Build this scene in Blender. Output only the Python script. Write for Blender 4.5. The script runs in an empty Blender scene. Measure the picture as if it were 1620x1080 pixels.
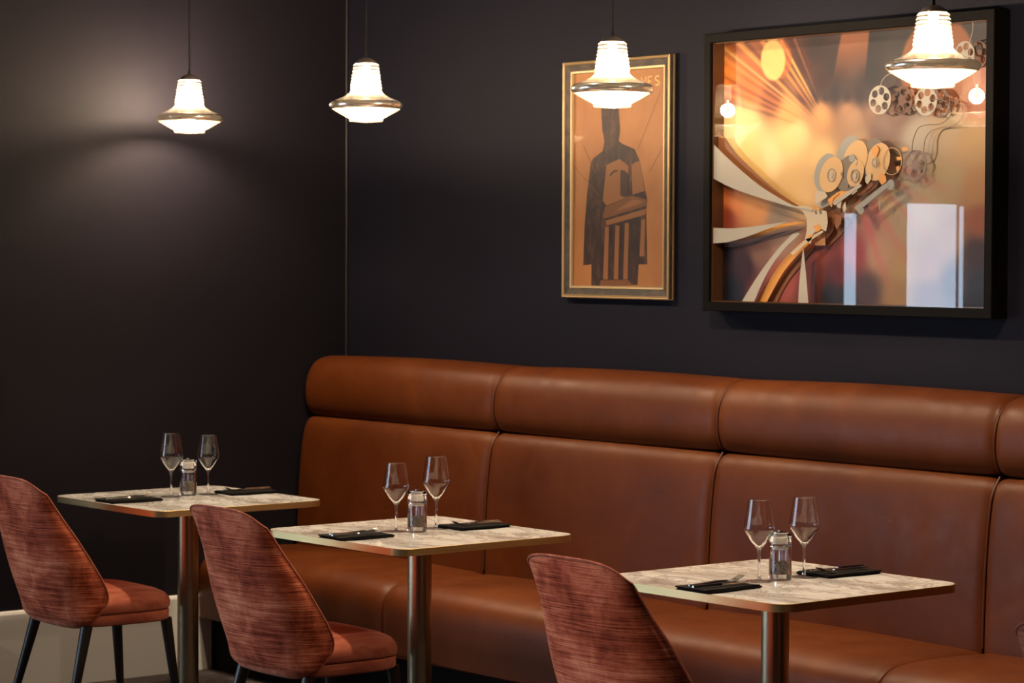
import bpy, bmesh, math, random
from mathutils import Vector, Matrix, noise
random.seed(7)
SC = bpy.context.scene
COL = SC.collection
PI = math.pi

# ------------------------------------------------------------------ camera
yaw, pit, rol, FPX = 0.883974716, 0.0350543373, 0.00409555176, 4093.339
Fv = Vector((-math.sin(yaw)*math.cos(pit), math.cos(yaw)*math.cos(pit), -math.sin(pit)))
R0 = Vector((math.cos(yaw), math.sin(yaw), 0)); U0 = R0.cross(Fv)
Rv = math.cos(rol)*R0+math.sin(rol)*U0; Uv = -math.sin(rol)*R0+math.cos(rol)*U0
cd = bpy.data.cameras.new('camera'); cam = bpy.data.objects.new('camera', cd); COL.objects.link(cam)
cam.matrix_world = Matrix(((Rv.x, Uv.x, -Fv.x, 8.485), (Rv.y, Uv.y, -Fv.y, -6.095), (Rv.z, Uv.z, -Fv.z, 1.625), (0, 0, 0, 1)))
cd.sensor_width = 36; cd.lens = FPX/1620*36; cd.clip_end = 60
cd.dof.use_dof = True; cd.dof.focus_distance = 7.4; cd.dof.aperture_fstop = 7.0
SC.camera = cam

# ------------------------------------------------------------------ world, exposure, room lights and added fills
w = bpy.data.worlds.new('world'); SC.world = w; w.use_nodes = True
w.node_tree.nodes['Background'].inputs[0].default_value = (.5, .6, .8, 1)
w.node_tree.nodes['Background'].inputs[1].default_value = .02
SC.view_settings.view_transform = 'Standard'; SC.view_settings.look = 'None'
SC.view_settings.gamma = 1; SC.view_settings.use_curve_mapping = False
SC.view_settings.exposure = 1.0

def lamp(kind, name, loc, power, color, target=None, **kw):
    l = bpy.data.lights.new(name, kind); l.energy = power; l.color = color
    for k, v in kw.items(): setattr(l, k, v)
    o = bpy.data.objects.new(name, l); COL.objects.link(o); o.location = loc
    if target is not None:
        o.rotation_euler = (Vector(target)-Vector(loc)).to_track_quat('-Z', 'Y').to_euler()
    return o
WARM = (1, .72, .45)
# recessed ceiling downlights over the tables and along the bench
for x in (.95, 2.35, 3.75):
    lamp('SPOT', 'downlight_or_fill', (x, -1.25, 2.86), 62, WARM, (x-.05, -1.2, .7), spot_size=math.radians(62), spot_blend=.8, shadow_soft_size=.04)
# unseen spot added to brighten the large picture
lamp('SPOT', 'art_fill_spot', (2.25, -1.05, 2.86), 38, (1, .80, .58), (2.62, 0, 1.92), spot_size=math.radians(58), spot_blend=.9, shadow_soft_size=.10)
# fill spots added to lift the chair backs, no fixtures there
for x, y, p_ in ((.7, -4.0, 45), (2.1, -4.2, 50), (3.5, -4.4, 100)):
    lamp('SPOT', 'downlight_or_fill', (x, y, 2.86), p_, (1, .80, .66), (x+.35, -1.95, .66), spot_size=math.radians(34), spot_blend=1.0, shadow_soft_size=.12)
lamp('AREA', 'room_light', (4.5, -5.0, 2.85), 3, (1, .80, .62), (4.0, -4.0, 0), size=2.5)

# ------------------------------------------------------------------ materials
def mat(name, base=(.5, .5, .5), rough=.5, metal=0, **kw):
    m = bpy.data.materials.new(name); m.use_nodes = True
    b = m.node_tree.nodes['Principled BSDF']
    b.inputs['Base Color'].default_value = (*base, 1); b.inputs['Roughness'].default_value = rough; b.inputs['Metallic'].default_value = metal
    for k, v in kw.items():
        b.inputs[k].default_value = v
    return m
def nd(m, t, **kw):
    n = m.node_tree.nodes.new(t)
    for k, v in kw.items(): setattr(n, k, v)
    return n
def lk(m, a, b): m.node_tree.links.new(a, b)
def coords(m, scale=(1, 1, 1), kind='Object'):
    tc = nd(m, 'ShaderNodeTexCoord'); mp = nd(m, 'ShaderNodeMapping'); mp.inputs['Scale'].default_value = scale
    lk(m, tc.outputs[kind], mp.inputs[0]); return mp.outputs[0]
def nz(m, vec, scale, detail=4, rough=.6, dist=0):
    n = nd(m, 'ShaderNodeTexNoise'); n.inputs['Scale'].default_value = scale; n.inputs['Detail'].default_value = detail
    n.inputs['Roughness'].default_value = rough; n.inputs['Distortion'].default_value = dist
    lk(m, vec, n.inputs['Vector']); return n.outputs[0]
def ramp(m, fac, stops):
    r = nd(m, 'ShaderNodeValToRGB'); el = r.color_ramp.elements
    while len(el) < len(stops): el.new(.5)
    for e, (p, c) in zip(el, stops): e.position = p; e.color = (*c, 1)
    lk(m, fac, r.inputs[0]); return r.outputs[0]
def bsdf(m): return m.node_tree.nodes['Principled BSDF']
def bump(m, fac, strength, dist=.001):
    b = nd(m, 'ShaderNodeBump'); b.inputs['Strength'].default_value = strength; b.inputs['Distance'].default_value = dist
    lk(m, fac, b.inputs['Height']); lk(m, b.outputs[0], bsdf(m).inputs['Normal'])
def mixrgb(m, f, a, b, mode='MIX'):
    x = nd(m, 'ShaderNodeMix', data_type='RGBA', blend_type=mode)
    for s, v in ((0, f), (6, a), (7, b)):
        if hasattr(v, 'is_linked') or hasattr(v, 'links'): lk(m, v, x.inputs[s])
        else: x.inputs[s].default_value = v if s == 0 else (*v, 1)
    return x.outputs[2]

M = {}
# dark woven wallcovering
def wall_material(name, a, b):
    m = mat(name, a, .6); m.node_tree.nodes['Principled BSDF'].inputs['Specular IOR Level'].default_value = .12
    v = coords(m)
    c = ramp(m, nz(m, v, 1.3, 3), [(.3, a), (.7, b)])
    f1 = nz(m, coords(m, (90, 90, 900)), 1, 2); f2 = nz(m, coords(m, (700, 700, 60)), 1, 2)
    mm = nd(m, 'ShaderNodeMath', operation='ADD'); lk(m, f1, mm.inputs[0]); lk(m, f2, mm.inputs[1])
    c2 = mixrgb(m, .35, c, ramp(m, mm.outputs[0], [(.35, (a[0]*.3, a[1]*.3, a[2]*.3)), (.7, (b[0]*2, b[1]*2, b[2]*2))]))
    lk(m, c2, bsdf(m).inputs['Base Color']); bump(m, mm.outputs[0], .5, .001)
    return m
M['wall_navy'] = wall_material('wall_navy', (.0047, .0047, .0092), (.0064, .0064, .0124))
M['wall_dark'] = wall_material('wall_dark', (.0058, .0052, .0086), (.0080, .0071, .0112))
M['plaster'] = mat('plaster', (.045, .038, .034), .8)
M['ceiling'] = mat('ceiling_paint', (.05, .045, .042), .9)
M['skirting'] = mat('skirting_paint', (.74, .76, .78), .45)
m = mat('carpet', (.06, .05, .05), 1); M['carpet'] = m
v = coords(m); lk(m, ramp(m, nz(m, v, 9, 6, .75, 1.5), [(.35, (.012, .010, .011)), (.55, (.05, .04, .04)), (.7, (.16, .12, .11))]), bsdf(m).inputs['Base Color']); bump(m, nz(m, v, 250, 2), .6, .004)
# tan leather
m = mat('tan_leather', (.3, .09, .02), .42); M['leather'] = m
v = coords(m, kind='Generated'); v = coords(m)
c = ramp(m, nz(m, v, 3.5, 6, .6, .4), [(.25, (.080, .0175, .0026)), (.5, (.108, .0250, .0036)), (.75, (.140, .0360, .0054))])
c = mixrgb(m, ramp(m, nz(m, coords(m, (2, 9, 9)), 3, 5, .7, 2.5), [(.66, (0, 0, 0)), (.74, (.45, .45, .45))]), c, (.22, .075, .020))
lk(m, c, bsdf(m).inputs['Base Color'])
bsdf(m).inputs['Specular IOR Level'].default_value = .28
lk(m, ramp(m, nz(m, v, 14, 5), [(.3, (.38, .38, .38)), (.7, (.55, .55, .55))]), bsdf(m).inputs['Roughness'])
bump(m, nz(m, v, 420, 4), .25, .0006)
m = mat('leather_piping', (.09, .02, .005), .5); M['piping'] = m
# velvet
m = mat('rust_velvet', (.3, .07, .05), .75); M['velvet'] = m
bsdf(m).inputs['Sheen Weight'].default_value = .25; bsdf(m).inputs['Sheen Roughness'].default_value = .35; bsdf(m).inputs['Sheen Tint'].default_value = (1, .45, .30, 1)
bsdf(m).inputs['Specular IOR Level'].default_value = .15
s1 = nz(m, coords(m, (6, 6, 300)), 1, 3, .65, .15); s2 = nz(m, coords(m, (1, 1, .8)), 9, 4, .6, .35)
mm = nd(m, 'ShaderNodeMath', operation='MULTIPLY_ADD'); mm.inputs[1].default_value = .5; lk(m, s1, mm.inputs[0])
m2 = nd(m, 'ShaderNodeMath', operation='MULTIPLY'); m2.inputs[1].default_value = .5; lk(m, s2, m2.inputs[0]); lk(m, m2.outputs[0], mm.inputs[2])
lk(m, ramp(m, mm.outputs[0], [(.39, (.17, .024, .009)), (.5, (.56, .125, .062)), (.61, (.90, .33, .19))]), bsdf(m).inputs['Base Color'])
bump(m, s1, .4, .001)
m = mat('seat_velvet', (.4, .1, .06), .7); M['velvet_seat'] = m
bsdf(m).inputs['Sheen Weight'].default_value = .6; bsdf(m).inputs['Sheen Tint'].default_value = (1, .45, .30, 1); bsdf(m).inputs['Specular IOR Level'].default_value = .15
s1 = nz(m, coords(m, (30, 5, 12)), 1, 4, .65, .6)
lk(m, ramp(m, s1, [(.3, (.24, .05, .03)), (.5, (.44, .12, .075)), (.7, (.58, .20, .13))]), bsdf(m).inputs['Base Color']); bump(m, nz(m, coords(m), 500, 2), .3, .0006)
m = mat('dark_wood', (.018, .012, .010), .38); M['wood'] = m
lk(m, ramp(m, nz(m, coords(m, (40, 40, 4)), 1, 4), [(.3, (.008, .0055, .005)), (.7, (.022, .014, .012))]), bsdf(m).inputs['Base Color'])
# marble
m = mat('white_marble', (.75, .72, .68), .12); M['marble'] = m
n1 = nz(m, coords(m, (1, 1.9, 1)), 3.2, 8, .6, 1.4)
c = ramp(m, n1, [(.30, (.33, .30, .28)), (.44, (.56, .56, .56)), (.52, (.76, .78, .80)), (.75, (.80, .83, .86))])
n2 = nz(m, coords(m, (1.2, 1.7, 1)), 2.4, 10, .68, 2.2)
c = mixrgb(m, ramp(m, n2, [(.465, (0, 0, 0)), (.495, (.85, .85, .85)), (.525, (0, 0, 0))]), c, (.32, .28, .27))
lk(m, c, bsdf(m).inputs['Base Color'])
m = mat('brushed_brass', (.72, .55, .27), .34, 1); M['brass'] = m
lk(m, ramp(m, nz(m, coords(m, (3, 3, 260)), 1, 2), [(.3, (.38, .38, .38)), (.7, (.52, .52, .52))]), bsdf(m).inputs['Roughness'])
m = mat('brushed_bronze', (.42, .34, .22), .30, 1); M['pole'] = m
lk(m, ramp(m, nz(m, coords(m, (200, 200, 2)), 1, 2), [(.3, (.24, .24, .24)), (.7, (.40, .40, .40))]), bsdf(m).inputs['Roughness'])
M['steel'] = mat('polished_steel', (.62, .60, .58), .16, 1)
M['chrome'] = mat('chrome', (.75, .75, .75), .08, 1)
m = mat('black_napkin', (.004, .0038, .004), .9, **{'Specular IOR Level': .2}); M['napkin'] = m; bump(m, nz(m, coords(m), 700, 2), .4, .0005)
M['bone'] = mat('black_handle', (.02, .02, .02), .3)
def thin_glass(name, tint=(1, 1, 1), ior=1.5, add=.0):
    m = bpy.data.materials.new(name); m.use_nodes = True; nt = m.node_tree; nt.nodes.clear()
    out = nt.nodes.new('ShaderNodeOutputMaterial'); mx = nt.nodes.new('ShaderNodeMixShader')
    t = nt.nodes.new('ShaderNodeBsdfTransparent'); t.inputs[0].default_value = (*tint, 1)
    g = nt.nodes.new('ShaderNodeBsdfGlossy'); g.inputs['Roughness'].default_value = .0
    f = nt.nodes.new('ShaderNodeFresnel'); ge = nt.nodes.new('ShaderNodeNewGeometry')   # same reflectance from both sides of the sheet
    io = nt.nodes.new('ShaderNodeMapRange'); io.inputs['To Min'].default_value = ior; io.inputs['To Max'].default_value = 1/ior
    lk(m, ge.outputs['Backfacing'], io.inputs['Value']); lk(m, io.outputs[0], f.inputs[0])
    a = nt.nodes.new('ShaderNodeMath'); a.operation = 'ADD'; a.inputs[1].default_value = add
    lk(m, f.outputs[0], a.inputs[0]); lk(m, a.outputs[0], mx.inputs[0]); lk(m, t.outputs[0], mx.inputs[1]); lk(m, g.outputs[0], mx.inputs[2]); lk(m, mx.outputs[0], out.inputs[0])
    return m
M['thin_glass'] = thin_glass('clear_wineglass', (.97, .97, .97), 1.5, .02)
M['picture_glass'] = thin_glass('picture_glass', (.98, .98, .98), 1.5, .0)
M['glass'] = mat('solid_glass', (1, 1, 1), .0, 0, **{'Transmission Weight': 1.0, 'IOR': 1.47})
M['acrylic'] = thin_glass('clear_acrylic', (.93, .94, .96), 1.5, .05)
M['salt'] = mat('salt', (.85, .84, .82), .8)
m = mat('peppercorn', (.03, .02, .015), .7); M['pepper'] = m
lk(m, ramp(m, nz(m, coords(m), 320, 2), [(.4, (.03, .022, .016)), (.65, (.30, .24, .18))]), bsdf(m).inputs['Base Color'])
# lightly frosted lamp glass: most of the bulb's light passes, a little is scattered
def frosted(name, tcol, scatter):
    m = bpy.data.materials.new(name); m.use_nodes = True; nt = m.node_tree; nt.nodes.clear()
    out = nt.nodes.new('ShaderNodeOutputMaterial'); mx = nt.nodes.new('ShaderNodeMixShader'); mx2 = nt.nodes.new('ShaderNodeMixShader')
    t = nt.nodes.new('ShaderNodeBsdfTranslucent'); t.inputs[0].default_value = (*tcol, 1)
    d = nt.nodes.new('ShaderNodeBsdfTransparent')
    g = nt.nodes.new('ShaderNodeBsdfGlossy'); g.inputs['Roughness'].default_value = .05
    f = nt.nodes.new('ShaderNodeFresnel'); ge = nt.nodes.new('ShaderNodeNewGeometry')
    io = nt.nodes.new('ShaderNodeMapRange'); io.inputs['To Min'].default_value = 1.5; io.inputs['To Max'].default_value = 1/1.5
    lk(m, ge.outputs['Backfacing'], io.inputs['Value']); lk(m, io.outputs[0], f.inputs[0])
    mx.inputs[0].default_value = scatter
    lk(m, d.outputs[0], mx.inputs[1]); lk(m, t.outputs[0], mx.inputs[2]); lk(m, f.outputs[0], mx2.inputs[0]); lk(m, mx.outputs[0], mx2.inputs[1]); lk(m, g.outputs[0], mx2.inputs[2]); lk(m, mx2.outputs[0], out.inputs[0])
    return m
M['frosted_neck'] = frosted('frosted_neck_glass', (1, .90, .72), .085)
M['frosted'] = frosted('frosted_flare_glass', (1, .86, .66), .045)
M['frosted_low'] = frosted('frosted_lower_glass', (1, .88, .70), .05)
M['lamp_rim'] = frosted('silvered_glass', (1, .90, .78), .06)
_m = M['lamp_rim']; _nt = _m.node_tree; _g = _nt.nodes.new('ShaderNodeBsdfGlossy'); _g.inputs[0].default_value = (.78, .79, .80, 1); _g.inputs['Roughness'].default_value = .2
_t = [n for n in _nt.nodes if n.type == 'BSDF_TRANSPARENT'][0]
for l_ in list(_t.outputs[0].links): _nt.links.new(_g.outputs[0], l_.to_socket)
M['lamp_cap'] = mat('smoky_glass', (.16, .13, .12), .15, 0)
M['cord'] = mat('black_cord', (.010, .008, .008), .7)
M['black_frame'] = mat('black_stained_frame', (.0028, .0019, .0013), .6, **{'Specular IOR Level': .08})
m = mat('frame_inside', (.10, .045, .02), .12); M['frame_inside'] = m
M['gold_leaf'] = mat('antique_gold', (.46, .34, .19), .5, .8)
m = mat('dark_moulding', (.03, .02, .014), .6); M['moulding'] = m
lk(m, ramp(m, nz(m, coords(m, (25, 25, 25)), 1, 5), [(.4, (.02, .014, .010)), (.7, (.075, .05, .032))]), bsdf(m).inputs['Base Color'])
def emis(name, col, s):
    m = bpy.data.materials.new(name); m.use_nodes = True; b = bsdf(m)
    b.inputs['Base Color'].default_value = (0, 0, 0, 1); b.inputs['Emission Color'].default_value = (*col, 1); b.inputs['Emission Strength'].default_value = s
    return m
M['daylight'] = emis('daylight_pane', (.60, .78, 1.0), 3.3)
M['daylight_low'] = emis('shaded_pane', (.60, .82, .95), 1.3)
M['bulb'] = emis('bulb_glow', (1, .76, .50), 9.0)

# ------------------------------------------------------------------ mesh helpers
def link(name, bm, m, parent=None, smooth=True, sharp=40):
    me = bpy.data.meshes.new(name); bm.normal_update()
    bm.to_mesh(me); bm.free()
    if smooth:
        for p in me.polygons: p.use_smooth = True
        me.set_sharp_from_angle(angle=math.radians(sharp))
    me.materials.append(M[m] if isinstance(m, str) else m)
    o = bpy.data.objects.new(name, me); COL.objects.link(o)
    if parent is not None: o.parent = parent
    return o
def thing(name, label, cat, loc=(0, 0, 0), rz=0, group=None):
    o = bpy.data.objects.new(name, None); COL.objects.link(o); o.location = loc; o.rotation_euler = (0, 0, rz)
    o.empty_display_size = .1
    return tag(o, label, cat, group)
def tag(o, label, cat, group=None):
    o['label'] = label; o['category'] = cat
    if group: o['group'] = group
    return o
def structure(o): o['kind'] = 'structure'; return o
def dup(root, loc, label, rz=None):
    r = root.copy(); COL.objects.link(r); r.location = loc; r['label'] = label
    if rz is not None: r.rotation_euler = (0, 0, rz)
    for ch in list(root.children):
        c = ch.copy(); COL.objects.link(c); c.parent = r
        for g in list(ch.children):
            d = g.copy(); COL.objects.link(d); d.parent = c
    return r
def box(bm, a, b):
    x0, y0, z0 = a; x1, y1, z1 = b
    v = [bm.verts.new(p) for p in ((x0, y0, z0), (x1, y0, z0), (x1, y1, z0), (x0, y1, z0), (x0, y0, z1), (x1, y0, z1), (x1, y1, z1), (x0, y1, z1))]
    for f in ((0, 3, 2, 1), (4, 5, 6, 7), (0, 1, 5, 4), (1, 2, 6, 5), (2, 3, 7, 6), (3, 0, 4, 7)): bm.faces.new([v[i] for i in f])
    return v
def boxes(*ab):
    bm = bmesh.new()
    for a, b in ab: box(bm, a, b)
    return bm
def lathe(prof, n=48, bm=None, c=(0, 0, 0)):
    bm = bm or bmesh.new(); rings = []
    for r, z in prof:
        if r < 1e-6: rings.append([bm.verts.new((c[0], c[1], c[2]+z))])
        else: rings.append([bm.verts.new((c[0]+r*math.cos(2*PI*i/n), c[1]+r*math.sin(2*PI*i/n), c[2]+z)) for i in range(n)])
    for a, b in zip(rings, rings[1:]):
        for i in range(n):
            j = (i+1) % n
            if len(a) == 1 and len(b) == 1: continue
            if len(a) == 1: bm.faces.new((a[0], b[i], b[j]))
            elif len(b) == 1: bm.faces.new((a[i], a[j], b[0]))
            else: bm.faces.new((a[i], a[j], b[j], b[i]))
    bmesh.ops.recalc_face_normals(bm, faces=bm.faces)
    return bm
def tube(pts, r, n=8, bm=None, cap=True, radii=None):
    bm = bm or bmesh.new(); pts = [Vector(p) for p in pts]; rings = []; prev = None
    for i, p in enumerate(pts):
        d = (pts[min(i+1, len(pts)-1)]-pts[max(i-1, 0)]).normalized()
        if prev is None: u = d.orthogonal().normalized()
        else: u = (prev-d*prev.dot(d)).normalized()
        prev = u; v = d.cross(u); rr = radii[i] if radii else r
        rings.append([bm.verts.new(p+(u*math.cos(2*PI*k/n)+v*math.sin(2*PI*k/n))*rr) for k in range(n)])
    for a, b in zip(rings, rings[1:]):
        for i in range(n): bm.faces.new((a[i], a[(i+1) % n], b[(i+1) % n], b[i]))
    if cap: bm.faces.new(rings[0][::-1]); bm.faces.new(rings[-1])
    return bm
def smooth_path(pts, k=8):
    pts = [Vector(p) for p in pts]; out = []
    for i in range(len(pts)-1):
        p0 = pts[max(i-1, 0)]; p1 = pts[i]; p2 = pts[i+1]; p3 = pts[min(i+2, len(pts)-1)]
        for j in range(k):
            t = j/k
            out.append(.5*((2*p1)+(p2-p0)*t+(2*p0-5*p1+4*p2-p3)*t*t+(3*p1-p0-3*p2+p3)*t**3))
    out.append(pts[-1]); return out
def rrect(x0, y0, x1, y1, r, n=8):
    o = []
    for cx, cy, a0 in ((x1-r, y1-r, 0), (x0+r, y1-r, 90), (x0+r, y0+r, 180), (x1-r, y0+r, 270)):
        for i in range(n+1):
            a = math.radians(a0+90*i/n); o.append((cx+r*math.cos(a), cy+r*math.sin(a)))
    return o
def prism(outline, z0, z1, bm=None, chamfer=0):
    bm = bm or bmesh.new()
    if chamfer:
        cx = sum(p[0] for p in outline)/len(outline); cy = sum(p[1] for p in outline)/len(outline)
    lev = [z0, z1]
    a = [bm.verts.new((x, y, z0)) for x, y in outline]; b = [bm.verts.new((x, y, z1)) for x, y in outline]
    n = len(a)
    for i in range(n): bm.faces.new((a[i], a[(i+1) % n], b[(i+1) % n], b[i]))
    bm.faces.new(a[::-1]); bm.faces.new(b)
    bmesh.ops.recalc_face_normals(bm, faces=bm.faces)
    return bm
def lin(c): c /= 255; return c/12.92 if c <= .04045 else ((c+.055)/1.055)**2.4
# ---- outlines of the two printed pictures, in metres from the centre of each frame
ART_COLOURS=[(-0.5807, 0.4521, 110, 65, 50), (-0.5802, 0.3992, 215, 140, 80), (-0.5795, 0.3251, 245, 160, 80), (-0.5788, 0.2615, 200, 110, 60), (-0.5474, 0.1545, 255, 225, 160), (-0.4865, 0.0893, 255, 215, 140), (-0.5754, -0.0779, 220, 140, 80), (-0.5748, -0.1416, 175, 90, 55), (-0.6041, -0.2692, 50, 35, 45), (-0.5418, -0.3963, 45, 42, 50), (-0.4217, -0.4155, 150, 70, 55), (-0.4824, -0.311, 90, 45, 55), (-0.4247, -0.1218, 225, 165, 100), (-0.3361, -0.1539, 175, 150, 120), (-0.4232, -0.2686, 160, 120, 95), (-0.3696, 0.242, 150, 75, 42), (-0.4586, 0.2772, 215, 125, 65), (-0.3135, 0.4359, 120, 58, 34), (-0.2262, 0.3486, 110, 52, 32), (-0.1699, 0.3864, 70, 34, 24), (-0.1406, 0.283, 90, 42, 34), (-0.1682, 0.2333, 85, 55, 60), (-0.0851, 0.3209, 70, 45, 42), (-0.0842, 0.2399, 65, 50, 58), (0.078, 0.4121, 58, 44, 42), (0.0795, 0.2925, 46, 36, 42), (0.1339, 0.2303, 90, 65, 60), (0.026, 0.235, 75, 55, 58), (0.1848, 0.4056, 80, 65, 58), (0.4927, 0.3869, 80, 65, 62), (0.5069, 0.2522, 190, 110, 70), (0.5077, 0.1948, 200, 130, 80), (-0.2818, 0.1866, 240, 180, 110), (-0.1394, 0.1812, 225, 175, 115), (-0.2809, 0.104, 250, 215, 145), (-0.0005, 0.1658, 200, 160, 120), (0.135, 0.1409, 170, 140, 115), (0.1087, 0.1021, 160, 125, 105), (0.2675, 0.0872, 200, 180, 150), (0.3956, 0.122, 205, 175, 130), (0.4968, 0.0802, 210, 170, 110), (-0.1378, 0.0385, 240, 200, 135), (-0.2793, -0.0406, 235, 195, 130), (-0.0253, -0.0652, 215, 185, 140), (0.2171, -0.069, 200, 180, 145), (0.3979, -0.0524, 200, 170, 120), (0.5113, -0.0736, 205, 155, 95), (0.525, -0.1696, 180, 110, 60), (0.5139, -0.2655, 95, 65, 60), (0.5276, -0.3614, 75, 75, 80), (0.5159, -0.4193, 60, 60, 65), (0.1919, -0.1675, 195, 165, 125), (0.2201, -0.306, 195, 160, 110), (0.1949, -0.4053, 180, 145, 100), (0.1132, -0.2668, 200, 160, 125), (0.0606, -0.3875, 110, 85, 80), (0.0046, -0.2672, 175, 85, 85), (-0.0498, -0.3282, 130, 50, 50), (-0.1046, -0.4103, 55, 50, 55), (-0.0212, -0.4089, 50, 50, 58), (-0.1616, -0.3497, 130, 60, 45), (-0.1892, -0.4117, 150, 75, 60), (-0.3049, -0.3513, 190, 110, 85), (-0.1345, -0.2472, 165, 85, 50), (-0.0515, -0.1863, 150, 85, 60), (0.3243, -0.3053, 190, 150, 115), (0.3256, -0.4032, 150, 120, 110), (0.4273, -0.3627, 110, 95, 95), (0.0849, -0.1569, 190, 130, 110), (-0.3063, -0.2267, 185, 150, 120), (0.4002, -0.2271, 195, 155, 110), (-0.4263, 0.0248, 250, 210, 140), (-0.225, 0.2337, 120, 70, 60), (-0.1259, 0.2295, 70, 48, 55), (-0.0287, 0.2253, 75, 55, 58), (0.0804, 0.2187, 72, 52, 56), (0.174, 0.2127, 80, 58, 58), (-0.2532, 0.2041, 235, 175, 115), (-0.1396, 0.2016, 228, 172, 118), (-0.0283, 0.1971, 205, 158, 115), (0.0807, 0.1907, 185, 145, 110), (0.1744, 0.1831, 175, 135, 105), (-0.5169, 0.1218, 255, 235, 175), (-0.3675, 0.0443, 255, 222, 160), (-0.4874, 0.1735, 255, 215, 150), (-0.2524, 0.1238, 250, 212, 150), (0.0279, 0.0745, 205, 170, 130), (-0.2214, -0.0827, 235, 195, 135), (0.0027, -0.1059, 210, 175, 130), (0.1383, -0.1274, 205, 170, 125), (-0.5448, -0.0995, 235, 160, 95), (-0.4547, -0.1005, 230, 170, 105), (0.2962, -0.129, 205, 175, 130)]
SWOOSH_TOP=[(-0.612, 0.1086), (-0.4989, 0.0296), (-0.3792, -0.0439), (-0.2622, -0.0973), (-0.199, -0.1186), (-0.1338, -0.1274), (-0.1365, -0.1334), (-0.2189, -0.1204), (-0.3494, -0.0921), (-0.498, -0.0545), (-0.6108, -0.0124)]
SWOOSH_TOP_SHADE=[(-0.5955, 0.1448), (-0.5219, 0.0728), (-0.4315, 0.0076), (-0.3279, -0.0589), (-0.2205, -0.1119), (-0.1692, -0.1267), (-0.2405, -0.1199), (-0.3363, -0.0857), (-0.461, -0.0169), (-0.6009, 0.0707)]
SWOOSH_MID=[(-0.6091, -0.1843), (-0.4967, -0.1869), (-0.3778, -0.1791), (-0.2385, -0.1654), (-0.3337, -0.1896), (-0.4366, -0.2164), (-0.5264, -0.2332), (-0.6086, -0.2374)]
SWOOSH_MID_GOLD=[(-0.459, -0.21), (-0.3558, -0.1852), (-0.2543, -0.1692), (-0.1829, -0.1675), (-0.2542, -0.1795), (-0.3264, -0.1936), (-0.4144, -0.2142)]
SWOOSH_MID_GREY=[(-0.5819, -0.233), (-0.4494, -0.2183), (-0.3317, -0.2018), (-0.2107, -0.1857), (-0.2736, -0.204), (-0.3753, -0.2246), (-0.479, -0.2435), (-0.5818, -0.25)]
SWOOSH_LOW=[(-0.4582, -0.4367), (-0.3761, -0.3414), (-0.2893, -0.258), (-0.2208, -0.2065), (-0.1894, -0.2066), (-0.2605, -0.2579), (-0.3322, -0.3306), (-0.3987, -0.4356)]
SWOOSH_LOW_GOLD=[(-0.4091, -0.436), (-0.3105, -0.318), (-0.2191, -0.2433), (-0.1823, -0.2228), (-0.1399, -0.2188), (-0.2017, -0.2638), (-0.2814, -0.3302), (-0.3619, -0.4352)]
SWOOSH_LOW_GREY=[(-0.376, -0.4356), (-0.2953, -0.3345), (-0.2154, -0.272), (-0.1589, -0.2473), (-0.2208, -0.305), (-0.2863, -0.3676), (-0.335, -0.4349)]
SWOOSH_STRAIGHT=[(-0.1926, -0.438), (-0.1877, -0.3601), (-0.172, -0.2475), (-0.1567, -0.3495), (-0.1458, -0.4371)]
BRACKET=[(-0.2104, -0.1164), (-0.1593, -0.1149), (-0.1197, -0.1275), (-0.0721, -0.134), (-0.0662, -0.1705), (-0.0742, -0.1988), (-0.0994, -0.1885), (-0.1189, -0.1986), (-0.1356, -0.2108), (-0.1409, -0.2393), (-0.1666, -0.223), (-0.1584, -0.1903), (-0.1588, -0.1577), (-0.1789, -0.1331)]
BRACKET_FOOT=[(-0.2316, -0.2681), (-0.1665, -0.225), (-0.091, -0.1946), (-0.0853, -0.2007), (-0.1579, -0.2352), (-0.2201, -0.2763)]
GOLD_BLOCK=[(-0.1513, -0.2106), (-0.1403, -0.18), (-0.1121, -0.1964), (-0.0952, -0.2026), (-0.0947, -0.2432), (-0.1396, -0.2432)]
BROWN_BLOCK=[(-0.1122, -0.1453), (-0.0482, -0.1418), (-0.0038, -0.1704), (-0.0474, -0.2107), (-0.1026, -0.2513), (-0.1143, -0.2064)]
PLATE=[(-0.1417, -0.0638), (-0.0967, -0.0686), (-0.0305, -0.0353), (0.0103, -0.0019), (0.057, -0.0309), (0.0519, -0.0588), (-0.0573, -0.1096), (-0.1129, -0.1253), (-0.1411, -0.1087)]
BAR_WHITE=[(-0.0447, -0.1061), (0.0722, -0.0476), (0.0832, -0.0558), (-0.0335, -0.1163)]
BAR_GOLD=[(-0.07, -0.0976), (-0.0205, -0.072), (0.026, -0.0587), (0.0289, -0.0708), (-0.0367, -0.102), (-0.053, -0.122)]
BAR_BROWN=[(0.0412, -0.0787), (0.1243, -0.0302), (0.1352, -0.0404), (0.0522, -0.0889)]
BAR_GREY=[(0.0515, -0.1232), (0.1847, -0.0476), (0.198, -0.0577), (0.0652, -0.1373)]
ROD_PURPLE=[(-0.0292, -0.1463), (0.0577, -0.0969), (0.0633, -0.107), (-0.0126, -0.1585)]
PEG=[(0.1561, -0.1025), (0.1641, -0.1046), (0.1618, -0.1342), (0.1565, -0.1302)]
TEETH=[[(-0.1254, -0.1322), (-0.1166, -0.1293), (-0.1144, -0.1417), (-0.1195, -0.1443)], [(-0.1046, -0.1316), (-0.0959, -0.128), (-0.0936, -0.1407), (-0.0998, -0.1437)], [(0.0361, -0.1393), (0.0462, -0.1431), (0.0444, -0.1579), (0.0383, -0.1541)], [(-0.011, -0.0142), (-0.0019, -0.0088), (0.0004, -0.0293), (-0.0057, -0.0254)], [(0.0149, -0.0537), (0.0229, -0.0501), (0.0251, -0.0613), (0.019, -0.063)]]
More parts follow.
